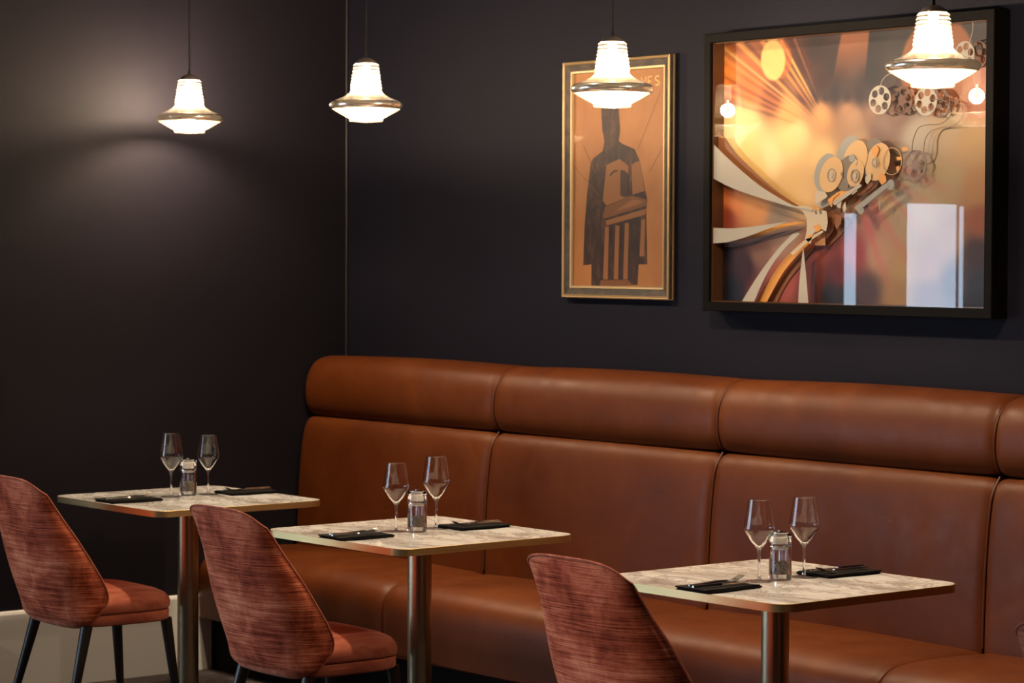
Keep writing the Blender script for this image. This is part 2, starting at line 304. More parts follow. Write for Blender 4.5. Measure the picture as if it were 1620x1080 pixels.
GOLD_BITS=[[(-0.13, -0.1811), (-0.1067, -0.1756), (-0.09, -0.1888), (-0.1142, -0.2019)], [(-0.1558, -0.215), (-0.1349, -0.2075), (-0.1297, -0.2131), (-0.1504, -0.2218)], [(-0.1385, -0.1208), (-0.1281, -0.1171), (-0.1228, -0.1266), (-0.1322, -0.1291)], [(-0.1151, -0.1248), (-0.1047, -0.1211), (-0.1021, -0.1294), (-0.1114, -0.1316)], [(-0.061, -0.1066), (-0.0535, -0.0899), (-0.023, -0.0735), (-0.0153, -0.0792), (-0.0397, -0.0919), (-0.0497, -0.1135)], [(0.1544, -0.0176), (0.1816, -0.0254), (0.1852, -0.0438), (0.1647, -0.0544), (0.1497, -0.0358)], [(0.2248, 0.0319), (0.2442, 0.0321), (0.2468, 0.0223), (0.2298, 0.0209)], [(0.2463, 0.0611), (0.2729, 0.0614), (0.2754, 0.0523), (0.2537, 0.0475)], [(0.2252, 0.001), (0.2373, 0.0043), (0.2385, -0.0138), (0.2278, -0.0136)], [(0.1237, 0.0638), (0.1435, 0.0706), (0.1535, 0.0557), (0.1414, 0.034), (0.1265, 0.0417)]]
BROWN_BITS=[[(-0.0539, -0.0914), (-0.0312, -0.0674), (-0.026, -0.0731), (-0.0462, -0.0945)], [(-0.0919, -0.1435), (-0.0739, -0.1399), (-0.0558, -0.1513), (-0.0655, -0.2), (-0.0936, -0.2224)], [(-0.0559, -0.14), (-0.0251, -0.1515), (-0.0299, -0.1739), (-0.0476, -0.1925), (-0.0607, -0.17)], [(-0.0232, -0.0955), (0.0047, -0.0884), (-0.005, -0.1218), (-0.0179, -0.1105)], [(0.0397, -0.0518), (0.0747, -0.0358), (0.0798, -0.0433), (0.0499, -0.0631)], [(0.0844, -0.0156), (0.0969, -0.0122), (0.0995, -0.027), (0.0871, -0.0305)]]
CREAM_BITS=[[(-0.0277, -0.1089), (-0.0048, -0.1036), (-0.0097, -0.1258), (-0.025, -0.1219)], [(-0.0021, -0.1222), (0.0104, -0.1037), (0.0157, -0.1261), (0.0068, -0.1409)], [(0.095, -0.0274), (0.1198, -0.0169), (0.12, -0.0352), (0.1053, -0.0515), (0.0952, -0.0421)], [(-0.1209, -0.0664), (-0.0769, -0.0727), (-0.0664, -0.0878), (-0.1126, -0.1098), (-0.1221, -0.1021)], [(0.0354, -0.0744), (0.0604, -0.0637), (0.063, -0.0711), (0.0405, -0.0837)], [(0.0468, 0.0216), (0.0542, 0.0325), (0.0619, 0.0213), (0.0545, 0.0104)]]
REELS_FRONT=[(0.155, 0.2117, 0.0466, 0.0454), (0.3458, 0.1997, 0.0449, 0.0437), (0.4981, 0.3326, 0.0396, 0.042)]
REELS_SHADE=[(0.2274, 0.2075, 0.0444, 0.0442), (0.3826, 0.1933, 0.0431, 0.0445), (0.5362, 0.3335, 0.0344, 0.04)]
REEL_PURPLE=[(0.2848, 0.0058, 0.0465, 0.047)]
RING_FAINT=[(0.2076, 0.0189, 0.0421, 0.0432)]
DRUM_GREY=[(-0.0763, -0.0107, 0.0498, 0.0617), (0.0195, 0.0414, 0.0517, 0.0631)]
DRUM_DARK=[(0.0175, -0.0146, 0.0489, 0.0571), (0.1144, 0.035, 0.0534, 0.0595)]
DRUM_FACE=[(-0.0521, -0.0173, 0.0496, 0.0565), (0.0488, 0.0286, 0.0514, 0.0599), (0.052, -0.0154, 0.0352, 0.042), (0.1432, 0.0184, 0.0504, 0.0593)]
DRUM_HUB=[(-0.0502, -0.0194, 0.0193, 0.0222), (0.0513, -0.0234, 0.019, 0.022), (0.137, 0.0165, 0.0134, 0.0158)]
KNOB_GREY=[(0.2033, -0.0539, 0.0158, 0.0158), (0.0387, 0.0329, 0.0136, 0.012), (0.0787, -0.1334, 0.0135, 0.0119)]
WIRE_A=[(0.2899, 0.0483), (0.2966, 0.0878), (0.3177, 0.1196), (0.3557, 0.1273), (0.4029, 0.1274), (0.4354, 0.144), (0.4445, 0.1686), (0.4348, 0.1903), (0.4019, 0.2024), (0.3642, 0.2022)]
WIRE_B=[(0.3183, 0.0373), (0.3225, 0.0805), (0.3413, 0.1051), (0.379, 0.1182), (0.4259, 0.1202), (0.463, 0.1367), (0.4743, 0.1612), (0.4623, 0.1865), (0.4296, 0.1992), (0.4061, 0.2002)]
WIRE_C=[(0.3152, 0.009), (0.3437, 0.0228), (0.3528, 0.055), (0.3547, 0.0873), (0.3757, 0.1118), (0.4085, 0.1197)]
WIRE_D=[(0.2482, 0.2994), (0.1948, 0.2905), (0.1705, 0.2779), (0.1584, 0.2602), (0.1504, 0.2277)]
WIRE_E=[(0.1666, 0.1941), (0.1913, 0.1785), (0.2255, 0.1699), (0.269, 0.1791), (0.3073, 0.1884), (0.3361, 0.1729), (0.3646, 0.1682)]
WIRE_F=[(0.5281, 0.435), (0.5295, 0.4117), (0.5238, 0.3867), (0.5131, 0.362), (0.5036, 0.3499)]
BAND_TAN=[(-0.056, 0.4404), (0.0696, 0.4405), (0.0549, 0.3097), (-0.0905, 0.309)]
FOCUS=(-0.0882, 0.1083)
BLOB=[(-0.3622, 0.3662), 0.0582, 0.0706]
BIGCIRCLE=[(0.3498, 0.3083), 0.1565]
TOWER_DARK=[(-0.0949, 0.2556), (-0.002, 0.2519), (0.0066, 0.1711), (-0.001, 0.1329), (0.0201, 0.1218), (0.0829, 0.1026), (0.1092, 0.0602), (0.1358, -0.0304), (0.1516, -0.0791), (0.1442, -0.1067), (0.1503, -0.2175), (0.1526, -0.3007), (0.1071, -0.301), (0.1026, -0.3724), (-0.1436, -0.3808), (-0.1432, -0.3026), (-0.1876, -0.3065), (-0.1831, -0.1818), (-0.1705, -0.0609), (-0.1498, 0.0594), (-0.1391, 0.0733), (-0.0856, 0.1002), (-0.0763, 0.1352), (-0.0889, 0.1743)]
TOWER_FACE=[(-0.0639, 0.0504), (0.0048, 0.0698), (0.0522, 0.0442), (0.0531, -0.0639), (-0.0627, -0.0941), (-0.0842, -0.0762)]
TOWER_SIDE=[(0.0677, 0.0543), (0.1092, 0.0602), (0.1385, -0.0443), (0.0739, -0.0572)]
PEDIMENT=[(-0.068, -0.0975), (0.0739, -0.0607), (0.1516, -0.0756), (0.1467, -0.0963), (-0.073, -0.1398), (-0.0838, -0.1327)]
PEDIMENT_INNER=[(-0.0201, -0.1156), (0.0766, -0.0729), (0.1362, -0.0824), (0.0742, -0.099)]
FRIEZE=[(-0.0676, -0.1469), (0.1467, -0.1067), (0.1418, -0.1274), (-0.0621, -0.1645)]
COLUMN_0=[(-0.0701, -0.168), (-0.0488, -0.1681), (-0.0537, -0.3549), (-0.0782, -0.3552)]
COLUMN_1=[(-0.0144, -0.1648), (0.0067, -0.1649), (0.002, -0.3543), (-0.0223, -0.3546)]
COLUMN_2=[(0.0356, -0.1563), (0.0565, -0.1564), (0.0519, -0.3538), (0.0278, -0.354)]
COLUMN_3=[(0.1213, -0.1446), (0.1419, -0.1448), (0.1369, -0.273), (0.1131, -0.2731)]
STEPS=[(-0.0926, -0.3589), (0.0556, -0.3555), (0.0766, -0.3744), (-0.0978, -0.3802)]
SLIT_0=[(-0.0476, 0.0131), (-0.0371, 0.0234), (-0.0213, 0.0318), (-0.0054, 0.0315), (-0.0028, 0.0262), (-0.0212, 0.0241), (-0.0344, 0.0163), (-0.0423, 0.0094)]
SLIT_1=[(0.0104, 0.0277), (0.0209, 0.0309), (0.034, 0.0272), (0.0535, 0.0145), (0.0541, -0.0622), (0.0374, -0.0654), (0.0111, -0.0598)]
SLIT_2=[(0.0677, 0.0543), (0.0832, 0.0643), (0.105, 0.069), (0.1082, 0.0603), (0.0833, 0.0546), (0.073, 0.0472)]
POSTER_TEXT=[(0.1147, 0.3152), (0.2137, 0.3227), (0.2135, 0.3532)]
# ------------------------------------------------------------------ the room
H = 2.9
structure(link('floor', boxes(((-1.3, -9.1, -.1), (9.7, .12, 0))), 'carpet', smooth=False))
structure(link('ceiling', boxes(((-1.3, -9.1, H), (9.7, .12, H+.1))), 'ceiling', smooth=False))
structure(link('wall_right', boxes(((-.12, 0, 0), (9.7, .12, H))), 'wall_navy', smooth=False))
structure(link('wall_left', boxes(((-.12, -2.6, 0), (0, 0, H)), ((-1.12, -2.6, 0), (-.12, -2.5, H))), 'wall_dark', smooth=False))
# the recessed part of the left side holds the windows
WIN = [(-3.98, -3.15, .05, 1.12), (-4.17, -4.08, .05, 1.83), (-4.97, -4.57, .05, 1.89), (-5.03, -4.995, .05, 1.88), (-6.05, -5.28, .05, 2.6), (-8.8, -6.5, .05, 2.6)]
ys = [-9.0]; bxs = []
edges = sorted([w_ for w_ in WIN], key=lambda q: q[0])
y = -9.0
for (a, b, z0, z1) in edges:
    bxs.append(((-1.12, y, 0), (-1.0, a, H))); bxs.append(((-1.12, a, z1), (-1.0, b, H))); bxs.append(((-1.12, a, 0), (-1.0, b, z0))); y = b
bxs.append(((-1.12, y, 0), (-1.0, -2.6, H)))
structure(link('wall_left_alcove', boxes(*bxs), 'plaster', smooth=False))
for i, (a, b, z0, z1) in enumerate(WIN):
    structure(link('window_%d' % (i+1), boxes(((-1.03, a, z0), (-1.0, b, z1))), 'daylight_low' if i == 0 else 'daylight', smooth=False))
structure(link('wall_back', boxes(((-1.12, -9.1, 0), (9.7, -9.0, H))), 'plaster', smooth=False))
structure(link('wall_far_right', boxes(((9.5, -9.0, 0), (9.7, 0, H))), 'plaster', smooth=False))
# tall painted skirting of the left wall
bm = bmesh.new()
pr = [(0, 0), (.018, 0), (.018, .283), (.014, .291), (.006, .296), (0, .296)]
a = [bm.verts.new((x, -2.6, z)) for x, z in pr]; b = [bm.verts.new((x, -.64, z)) for x, z in pr]
for i in range(len(pr)): j = (i+1) % len(pr); bm.faces.new((a[i], a[j], b[j], b[i]))
bm.faces.new(a); bm.faces.new(b[::-1]); bmesh.ops.recalc_face_normals(bm, faces=bm.faces)
structure(link('baseboard_left', bm, 'skirting', smooth=False))
# thin corner bead where the two wallcoverings meet
M['bead'] = mat('corner_bead', (.013, .013, .016), .5)
structure(link('trim_1', tube([(.006, -.006, 1.19), (.006, -.006, H)], .005, 8), 'bead'))

# ------------------------------------------------------------------ bench
def pillow(x0, x1, prof, e0=.018, e1=.018, r=.045, bulge=.008, n=56):
    """sweep the closed (y,z) profile from x0 to x1, puffed between the seams"""
    bm = bmesh.new(); P = [Vector(p) for p in prof]; k = len(P)
    area = sum(P[i].x*P[(i+1) % k].y-P[(i+1) % k].x*P[i].y for i in range(k)); sg = 1 if area > 0 else -1
    N = []
    for i in range(k):
        t = (P[(i+1) % k]-P[i-1]).normalized(); N.append(Vector((t.y, -t.x))*sg)
    xs = []
    for i in range(n+1):
        t = i/n; xs.append(x0+(x1-x0)*(.5-.5*math.cos(PI*t)) if False else None)
    L = x1-x0; q = [0, .002, .005, .009, .014, .02, .028, .037, .048, .06]
    st = q+[.06+(L-.12)*i/14 for i in range(1, 14)]+[L-v for v in q[::-1]]
    rings = []
    for s in st:
        def off(d, e): return 0 if d >= r else e*(1-math.sqrt(max(0, 1-(1-d/r)**2)))
        o = off(s, e0)+off(L-s, e1)-bulge*math.sin(PI*s/L)
        rings.append([bm.verts.new((x0+s, (P[i]-N[i]*o*WT(P[i])).x, (P[i]-N[i]*o*WT(P[i])).y)) for i in range(k)])
    for a, b in zip(rings, rings[1:]):
        for i in range(k): bm.faces.new((a[i], a[(i+1) % k], b[(i+1) % k], b[i]))
    bm.faces.new(rings[0]); bm.faces.new(rings[-1][::-1])
    bmesh.ops.recalc_face_normals(bm, faces=bm.faces); return bm
def WT(p): return 0 if p.x > -.02 or p.y < .205 else 1
def spl(pts, k=5): return [(p.x, p.y) for p in smooth_path([(a, b, 0) for a, b in pts], k)]
head = spl([(-.006, 1.20), (-.08, 1.203), (-.14, 1.20), (-.185, 1.178), (-.212, 1.135), (-.224, 1.08), (-.222, 1.03), (-.208, .992), (-.185, .972), (-.12, .968), (-.006, .966)])
back = spl([(-.006, .962), (-.14, .962), (-.185, .966), (-.212, .952), (-.230, .915), (-.244, .84), (-.256, .72), (-.263, .58), (-.266, .47), (-.266, .40)])+[(-.006, .40)]
seat = [(-.20, .21)]+spl([(-.20, .455), (-.30, .461), (-.45, .466), (-.60, .463), (-.66, .452), (-.70, .425), (-.718, .385), (-.720, .32), (-.716, .26), (-.712, .205)])
bench = thing('banquette_bench', 'long tan leather bench with high padded back along the navy wall', 'bench', (2.9, -.35, 0))
B = Vector((2.9, -.35, 0))
def rel(o, loc):
    o.location = -Vector(loc); return o
seams = [.002, 1.21, 2.376, 3.541, 4.706, 5.87]
for i, (a, b) in enumerate(zip(seams, seams[1:])):
    first = i == 0; e = .045 if first else .018
    h_ = rel(link('headrest_cushion', pillow(a, b-.0006, head, e0=e, r=.05 if first else .045), 'leather', bench), B)
    b_ = rel(link('back_cushion', pillow(a, b-.0006, back, e0=e, r=.05 if first else .045, bulge=.006), 'leather', bench), B)
    s_ = rel(link('seat_cushion', pillow(a, b-.0006, seat, e0=e*.8, e1=.014, bulge=.010), 'leather', bench), B)
    # raised welt beside each seam
    if not first:
        link('piping', tube(smooth_path([(a+.0, y+.022, z) for y, z in [(-.15, 1.195), (-.195, 1.172), (-.226, 1.13), (-.238, 1.08), (-.236, 1.03), (-.222, .99), (-.197, .972)]], 5), .0035, 8), 'piping', h_)
        link('piping', tube(smooth_path([(a+.0, y+.022, z) for y, z in [(-.21, .968), (-.245, .915), (-.259, .84), (-.271, .72), (-.278, .58), (-.281, .47)]], 5), .0035, 8), 'piping', b_)
rel(link('plinth', boxes(((.02, -.655, 0), (5.85, -.02, .212))), 'black_frame', bench, smooth=False), B)

# ------------------------------------------------------------------ tables
def make_table(loc, label, w=.72, d=.685):
    t = thing('bistro_table', label, 'table', loc, 0, 'bistro tables in front of the leather bench')
    out = rrect(-w/2, -d/2, w/2, d/2, .058, 10); inn = rrect(-w/2+.0025, -d/2+.0025, w/2-.0025, d/2-.0025, .0555, 10)
    link('tabletop', prism(inn, .731, .75), 'marble', t, sharp=30)
    # brass edge ring
    bm = bmesh.new(); n = len(out)
    R1 = [bm.verts.new((x, y, .7285)) for x, y in out]; R2 = [bm.verts.new((x, y, .7492)) for x, y in out]
    R2b = [bm.verts.new((x, y, .7499)) for x, y in rrect(-w/2+.0007, -d/2+.0007, w/2-.0007, d/2-.0007, .0573, 10)]
    R3 = [bm.verts.new((x, y, .7499)) for x, y in inn]; R4 = [bm.verts.new((x, y, .7285)) for x, y in inn]
    for A, Bq in ((R1, R2), (R2, R2b), (R2b, R3), (R3, R4), (R4, R1)):
        for i in range(n): j = (i+1) % n; bm.faces.new((A[i], A[j], Bq[j], Bq[i]))
    bmesh.ops.recalc_face_normals(bm, faces=bm.faces)
    link('edge_band', bm, 'brass', t, sharp=30)
    link('mounting_plate', prism(rrect(-.15, -.15, .15, .15, .02), .722, .731), 'black_frame', t)
    link('pole', lathe([(0, .008), (.0375, .008), (.0375, .722), (0, .722)], 48), 'pole', t)
    link('base_plate', lathe([(0, 0), (.195, 0), (.20, .003), (.20, .010), (.194, .014), (.05, .018), (0, .018)], 64), 'pole', t)
    return t
T = [(.722, -1.205), (2.093, -1.222), (3.612, -1.186)]
t1 = make_table((T[0][0], T[0][1], 0), 'marble-topped table with brass edge nearest the corner, furthest from the camera')
t2 = dup(t1, (T[1][0], T[1][1], 0), 'marble-topped bistro table standing between the corner table and the nearest one')
t3 = dup(t1, (T[2][0], T[2][1], 0), 'marble-topped bistro table on the right, nearest the camera')

# ------------------------------------------------------------------ chairs
def shell_point(s, t, inner=0.0):
    """s -1..1 round the back, t 0..1 bottom to top; chair faces +y"""
    th = s*PI/2
    zt = .868-.052*abs(s)**2.6*1.0; zb = .352+.022*abs(s)**2
    z = zb+t*(zt-zb)
    u = max(0, min(1, (z-.352)/.516))
    hw = (.205+.022*math.sin(PI*min(1, u*1.35))-.028*u**2)-inner
    # rear line
    yb = -.205-.13*u+.02*(1-u)**6*2
    # wing edge: forward reach
    pts = [(.35, -.15), (.375, -.135), (.40, -.10), (.43, -.072), (.455, -.062), (.48, -.066), (.52, -.085), (.585, -.125), (.66, -.17), (.74, -.222), (.80, -.262), (.83, -.285), (.87, -.31)]
    yw = pts[-1][1]
    for (za, ya), (zc, yc) in zip(pts, pts[1:]):
        if z <= zc: f = max(0, (z-za)/(zc-za)); yw = ya+(yc-ya)*f; break
    n = 2.7
    cs = max(0, math.cos(th)); sn = abs(math.sin(th))
    x = hw*(1 if s > 0 else -1)*sn**(2/n) if s else 0
    y = yw+(yb+inner-yw)*cs**(2/n)
    # underside tuck
    k = max(0, 1-t/.09); x *= 1-.10*k*k; y = y+(0-y)*.16*k*k*(1 if y < 0 else 0)
    return Vector((x, y, z))
def make_chair(loc, label):
    c = thing('dining_chair', label, 'chair', loc, 0, 'rust velvet chairs facing the bench')
    bm = bmesh.new(); NS, NT = 44, 30; rows = []
    def layer(inner):
        g = []
        for j in range(NT+1):
            g.append([bm.verts.new(shell_point(-1+2*i/NS, j/NT, inner)) for i in range(NS+1)])
        return g
    Ou = layer(0); In = layer(.030)
    for j in range(NT+1):
        for i in range(NS+1):
            v = In[j][i]
            s = abs(-1+2*i/NS)
            v.co.y += -.006*s**6   # pull the lining back from the wing edge
            if j == NT: v.co.z -= .004
    for j in range(NT):
        for i in range(NS):
            bm.faces.new((Ou[j][i], Ou[j][i+1], Ou[j+1][i+1], Ou[j+1][i]))
            bm.faces.new((In[j][i+1], In[j][i], In[j+1][i], In[j+1][i+1]))
    for i in range(NS):
        bm.faces.new((Ou[NT][i], Ou[NT][i+1], In[NT][i+1], In[NT][i])); bm.faces.new((Ou[0][i+1], Ou[0][i], In[0][i], In[0][i+1]))
    for j in range(NT):
        bm.faces.new((Ou[j][0], Ou[j+1][0], In[j+1][0], In[j][0])); bm.faces.new((Ou[j+1][NS], Ou[j][NS], In[j][NS], In[j+1][NS]))
    rim = [Ou[j][0].co.copy() for j in range(NT+1)]+[Ou[NT][i].co.copy() for i in range(1, NS+1)]+[Ou[j][NS].co.copy() for j in range(NT-1, -1, -1)]
    bmesh.ops.recalc_face_normals(bm, faces=bm.faces)
    sh = link('backrest', bm, 'velvet', c, sharp=60)
    md = sh.modifiers.new('round', 'BEVEL'); md.width = .009; md.segments = 3; md.limit_method = 'ANGLE'; md.angle_limit = math.radians(50)
    link('piping', tube(rim, .0032, 8), 'velvet_seat', sh)
    # seat cushion and band
    def slab(prof, ny=26, nx=48):
        bm = bmesh.new(); rings = []
        for (ins, z, crown) in prof:
            ring = []
            for i in range(64):
                a = 2*PI*i/64; n = 3.6
                cx = abs(math.cos(a))**(2/n)*(1 if math.cos(a) > 0 else -1); cy = abs(math.sin(a))**(2/n)*(1 if math.sin(a) > 0 else -1)
                hw = (.222-.012*(1-cy)/2)-ins
                ring.append(bm.verts.new((cx*hw, .028+cy*(.208-ins), z)))
            rings.append(ring)
        for a, b in zip(rings, rings[1:]):
            for i in range(64): bm.faces.new((a[i], a[(i+1) % 64], b[(i+1) % 64], b[i]))
        bm.faces.new(rings[0][::-1]); bm.faces.new(rings[-1])
        bmesh.ops.recalc_face_normals(bm, faces=bm.faces); return bm
    link('seat', slab([(.012, .402, 0), (.003, .405, 0), (0, .414, 0), (.0, .428, 0), (.004, .440, 0), (.016, .453, 0), (.04, .465, 0), (.08, .476, 0), (.13, .484, 0), (.18, .487, 0)]), 'velvet_seat', c, sharp=70)
    link('seat_band', slab([(.030, .362, 0), (.010, .364, 0), (.004, .370, 0), (.003, .396, 0), (.010, .403, 0)]), 'velvet_seat', c, sharp=70)
    for sx in (-1, 1):
        for (x0, y0, x1, y1, r0) in ((.165, .195, .195, .235, .020), (.170, -.115, .205, -.215, .021)):
            bm = lathe([(0, 0), (.0105, 0), (.0115, .004), (r0, .37), (0, .37)], 20)
            for v in bm.verts:
                f = v.co.z/.37; v.co.x += sx*(x1+(x0-x1)*f); v.co.y += y1+(y0-y1)*f
            link('leg', bm, 'wood', c)
    return c
CY = -1.62
ch = make_chair((.765, CY, 0), 'rust velvet dining chair on the far left, pushed up to the corner table')
dup(ch, (2.06, CY, 0), 'rust velvet dining chair with its whole back in view, at the middle table')
dup(ch, (3.64, CY+.004, 0), 'rust velvet dining chair cut by the bottom of the photo, at the nearest table')
dup(ch, (5.18, CY+.045, 0), 'rust velvet chair of which only a sliver shows at the right edge')

# ------------------------------------------------------------------ wine glasses
def make_glass(loc, s, label, name='wine_glass'):
    g = thing(name, label, 'glass', loc, 0, 'empty wine glasses on the tables')
    k = s/.212
    bowl = [(.0290, .2120), (.0300, .206), (.0340, .182), (.0378, .159), (.0402, .144), (.0411, .1385), (.0406, .1345), (.0385, .1300), (.0300, .1175), (.0215, .1045), (.0145, .0965), (.0090, .0915), (.0045, .0880), (0, .0868)]
    inner = [(max(0, r-(.0009 if z > .11 else .0013)), z+(0 if z > .12 else .0022)) for r, z in bowl[::-1]]
    link('bowl', lathe([(r*k, z*k) for r, z in bowl[::-1]+[(.0286, .2122)]+inner[::-1][1:]], 48), 'glass', g)
    st = [(0, .0030), (.0070, .0045), (.0050, .010), (.0036, .022), (.0032, .05), (.0036, .075), (.0052, .084), (.0085, .0885), (.0125, .0912), (0, .0872)]
    link('stem', lathe([(r*k, z*k) for r, z in st], 24), 'glass', g)
    ft = [(0, .0), (.0350, .0), (.0358, .0008), (.0350, .0016), (.0200, .0024), (.0090, .0042), (0, .0048)]
    link('foot', lathe([(r*k, z*k) for r, z in ft], 48), 'thin_glass', g)
    return g
G = [((.668, -1.24), .226, 'taller empty wine glass on the corner table, left of the salt and pepper mill'),
     ((.674, -1.090), .214, 'smaller empty wine glass on the corner table, right of the mill'),
     ((2.054, -1.285), .2145, 'smaller empty wine glass on the middle table, left of the mill'),
     ((2.064, -1.135), .2285, 'taller empty wine glass on the middle table, right of the mill'),
     ((3.613, -1.249), .2185, 'empty wine glass on the nearest table, left of the mill'),
     ((3.622, -1.088), .2165, 'empty wine glass on the nearest table, right of the mill')]
for (xy, s, lab) in G: make_glass((xy[0], xy[1], .7502), s, lab)

# ------------------------------------------------------------------ salt and pepper mills
def make_mill(loc, label):
    t = thing('salt_and_pepper_mill', label, 'pepper mill', loc, 0, 'clear salt and pepper mills')
    lower = link('pepper_chamber', lathe([(0, .001), (.0295, .001), (.0305, .003), (.0305, .090), (.0295, .091), (.0225, .091), (.0225, .018), (0, .018)], 10*4), 'glass', t)
    upper = link('salt_chamber', lathe([(0, .0965), (.0210, .0965), (.0210, .124), (.0222, .126), (.0298, .126), (.0305, .124), (.0305, .0935), (.0295, .0925), (0, .0925)], 40), 'glass', t)
    link('divider_ring', lathe([(.012, .0908), (.0302, .0908), (.0302, .0926), (.012, .0926), (.012, .0908)], 40), 'chrome', t)
    link('lid', lathe([(0, .1262), (.0195, .1262), (.020, .1275), (.0195, .1290), (.012, .1300), (.0065, .1303), (.0065, .1325), (0, .133)], 32), 'chrome', t)
    bm = bmesh.new(); lathe([(0, .0970), (.0203, .0970), (.0205, .112), (.0190, .116), (.011, .1195), (0, .121)], 32, bm)
    link('salt', bm, 'salt', upper)
    bm = lathe([(0, .0185), (.0205, .0185), (.0218, .024), (.0218, .045), (.0195, .0485), (.012, .051), (.005, .0505), (0, .050)], 36)
    for v in bm.verts:
        n = noise.noise(v.co*260); d = Vector((v.co.x, v.co.y, 0)); v.co += d*.07*n; v.co.z += .0025*noise.noise(v.co*330) if v.co.z > .03 else 0
    link('peppercorns', bm, 'pepper', lower)
    link('spindle', tube([(0, 0, .05), (0, 0, .0905)], .0022, 10), 'chrome', t)
    link('inner_tube', lathe([(.0065, .05), (.0065, .088), (.011, .088), (.011, .0905), (.0085, .0905)], 24), 'acrylic', t)
    link('collar', lathe([(.013, .083), (.0215, .083), (.0215, .088), (.013, .088), (.013, .083)], 32), 'salt', t)
    link('grinder', lathe([(0, .004), (.013, .004), (.015, .017), (0, .0175)], 24), 'steel', t)
    return t
ml = make_mill((2.094, -1.233, .7502), 'clear salt and pepper mill between the two glasses on the middle table')
dup(ml, (.646, -1.156, .7502), 'clear salt and pepper mill between the two glasses on the corner table')
dup(ml, (3.619, -1.176, .7502), 'clear salt and pepper mill between the two glasses on the nearest table')

# ------------------------------------------------------------------ napkins, knives and forks (built pointing to +y)
def make_napkin(loc, label, seed, rz=0, w=.120, l=.195):
    rnd = random.Random(seed); bm = bmesh.new(); nx, ny = 16, 22
    def surf(i, j, off, sh=0):
        x = -w/2+w*i/nx; y = -l/2+l*j/ny
        x += .004*math.sin(3*y/l*2+seed); y += .003*math.sin(5*x/w+seed)
        z = off+.0022*max(0, noise.noise(Vector((x*22+seed, y*16, seed))))+.002*(abs(x)/(w/2))**4*(1 if off > .004 else 0)
        return (x+sh, y+sh*.6, z)
    for (lo, hi, sh) in ((.0003, .0028, 0), (.0030, .0056, .003), (.0058, .0080, -.002)):
        A = [[bm.verts.new((surf(i, j, hi, sh))) for j in range(ny+1)] for i in range(nx+1)]
        Bq = [[bm.verts.new((A[i][j].co.x, A[i][j].co.y, lo)) for j in range(ny+1)] for i in range(nx+1)]
        for i in range(nx):
            for j in range(ny):
                bm.faces.new((A[i][j], A[i+1][j], A[i+1][j+1], A[i][j+1])); bm.faces.new((Bq[i][j], Bq[i][j+1], Bq[i+1][j+1], Bq[i+1][j]))
        for i in range(nx):
            bm.faces.new((A[i][0], Bq[i][0], Bq[i+1][0], A[i+1][0])); bm.faces.new((A[i+1][ny], Bq[i+1][ny], Bq[i][ny], A[i][ny]))
        for j in range(ny):
            bm.faces.new((A[0][j+1], Bq[0][j+1], Bq[0][j], A[0][j])); bm.faces.new((A[nx][j], Bq[nx][j], Bq[nx][j+1], A[nx][j+1]))
    bmesh.ops.recalc_face_normals(bm, faces=bm.faces)
    o = link('napkin', bm, 'napkin', None); o.location = loc; o.rotation_euler = (0, 0, rz)
    return tag(o, label, 'napkin', 'folded black napkins')
def strip(pts, m, name, parent, thick=.0022):
    """pts: (y, half width, z, lift across) -> a flat bar following y"""
    bm = bmesh.new(); R = []
    for (y, hw, z) in pts:
        R.append([bm.verts.new(p) for p in ((-hw, y, z), (-hw*.6, y, z+thick), (hw*.6, y, z+thick), (hw, y, z), (hw*.6, y, z-thick*.4), (-hw*.6, y, z-thick*.4))])
    for a, b in zip(R, R[1:]):
        for i in range(6): bm.faces.new((a[i], a[(i+1) % 6], b[(i+1) % 6], b[i]))
    bm.faces.new(R[0][::-1]); bm.faces.new(R[-1]); bmesh.ops.recalc_face_normals(bm, faces=bm.faces)
    return link(name, bm, m, parent, sharp=35)
def make_knife(loc, label, rz):
    t = thing('table_knife', label, 'knife', loc, rz, 'table knives on the napkins')
    strip([(-.100, .0040, .004), (-.098, .0062, .0042), (-.06, .0055, .0042), (-.02, .0045, .0042), (-.008, .0036, .0040), (-.004, .0050, .0040)], 'steel', 'handle', t, .0042)
    strip([(-.004, .0045, .0042), (.01, .0062, .0042), (.04, .0072, .0042), (.07, .0070, .0042), (.085, .0050, .0042), (.092, .0020, .0042)], 'steel', 'blade', t, .0010)
    return t
def make_fork(loc, label, rz):
    t = thing('table_fork', label, 'fork', loc, rz, 'table forks on the napkins')
    strip([(-.100, .0035, .004), (-.098, .0060, .004), (-.06, .0045, .0042), (-.02, .0030, .0048), (.02, .0028, .0065), (.035, .0050, .0060)], 'steel', 'handle', t, .0028)
    strip([(.035, .0050, .0060), (.042, .0105, .0052), (.052, .0118, .0050), (.056, .0115, .0055)], 'steel', 'head', t, .0014)
    for k in range(4):
        x = -.0093+k*.0062
        pts = [(x, .055, .006), (x, .068, .0064), (x, .082, .0105), (x*.97, .096, .0165)]
        link('tine', tube(smooth_path(pts, 3), .0015, 8), 'steel', t)
    return t
NP = [((.712, -1.436), 0, 'black napkin at the front of the corner table, chair side', 1),
      ((2.112, -1.474), 0, 'black napkin at the front of the middle table, chair side', 2),
      ((3.652, -1.434), 0, 'black napkin at the front of the nearest table, chair side', 3),
      ((.708, -.945), PI, 'black napkin at the back of the corner table, bench side', 4),
      ((2.106, -1.01), PI, 'black napkin at the back of the middle table, bench side', 5),
      ((3.630, -.958), PI, 'black napkin at the back of the nearest table, bench side', 6)]
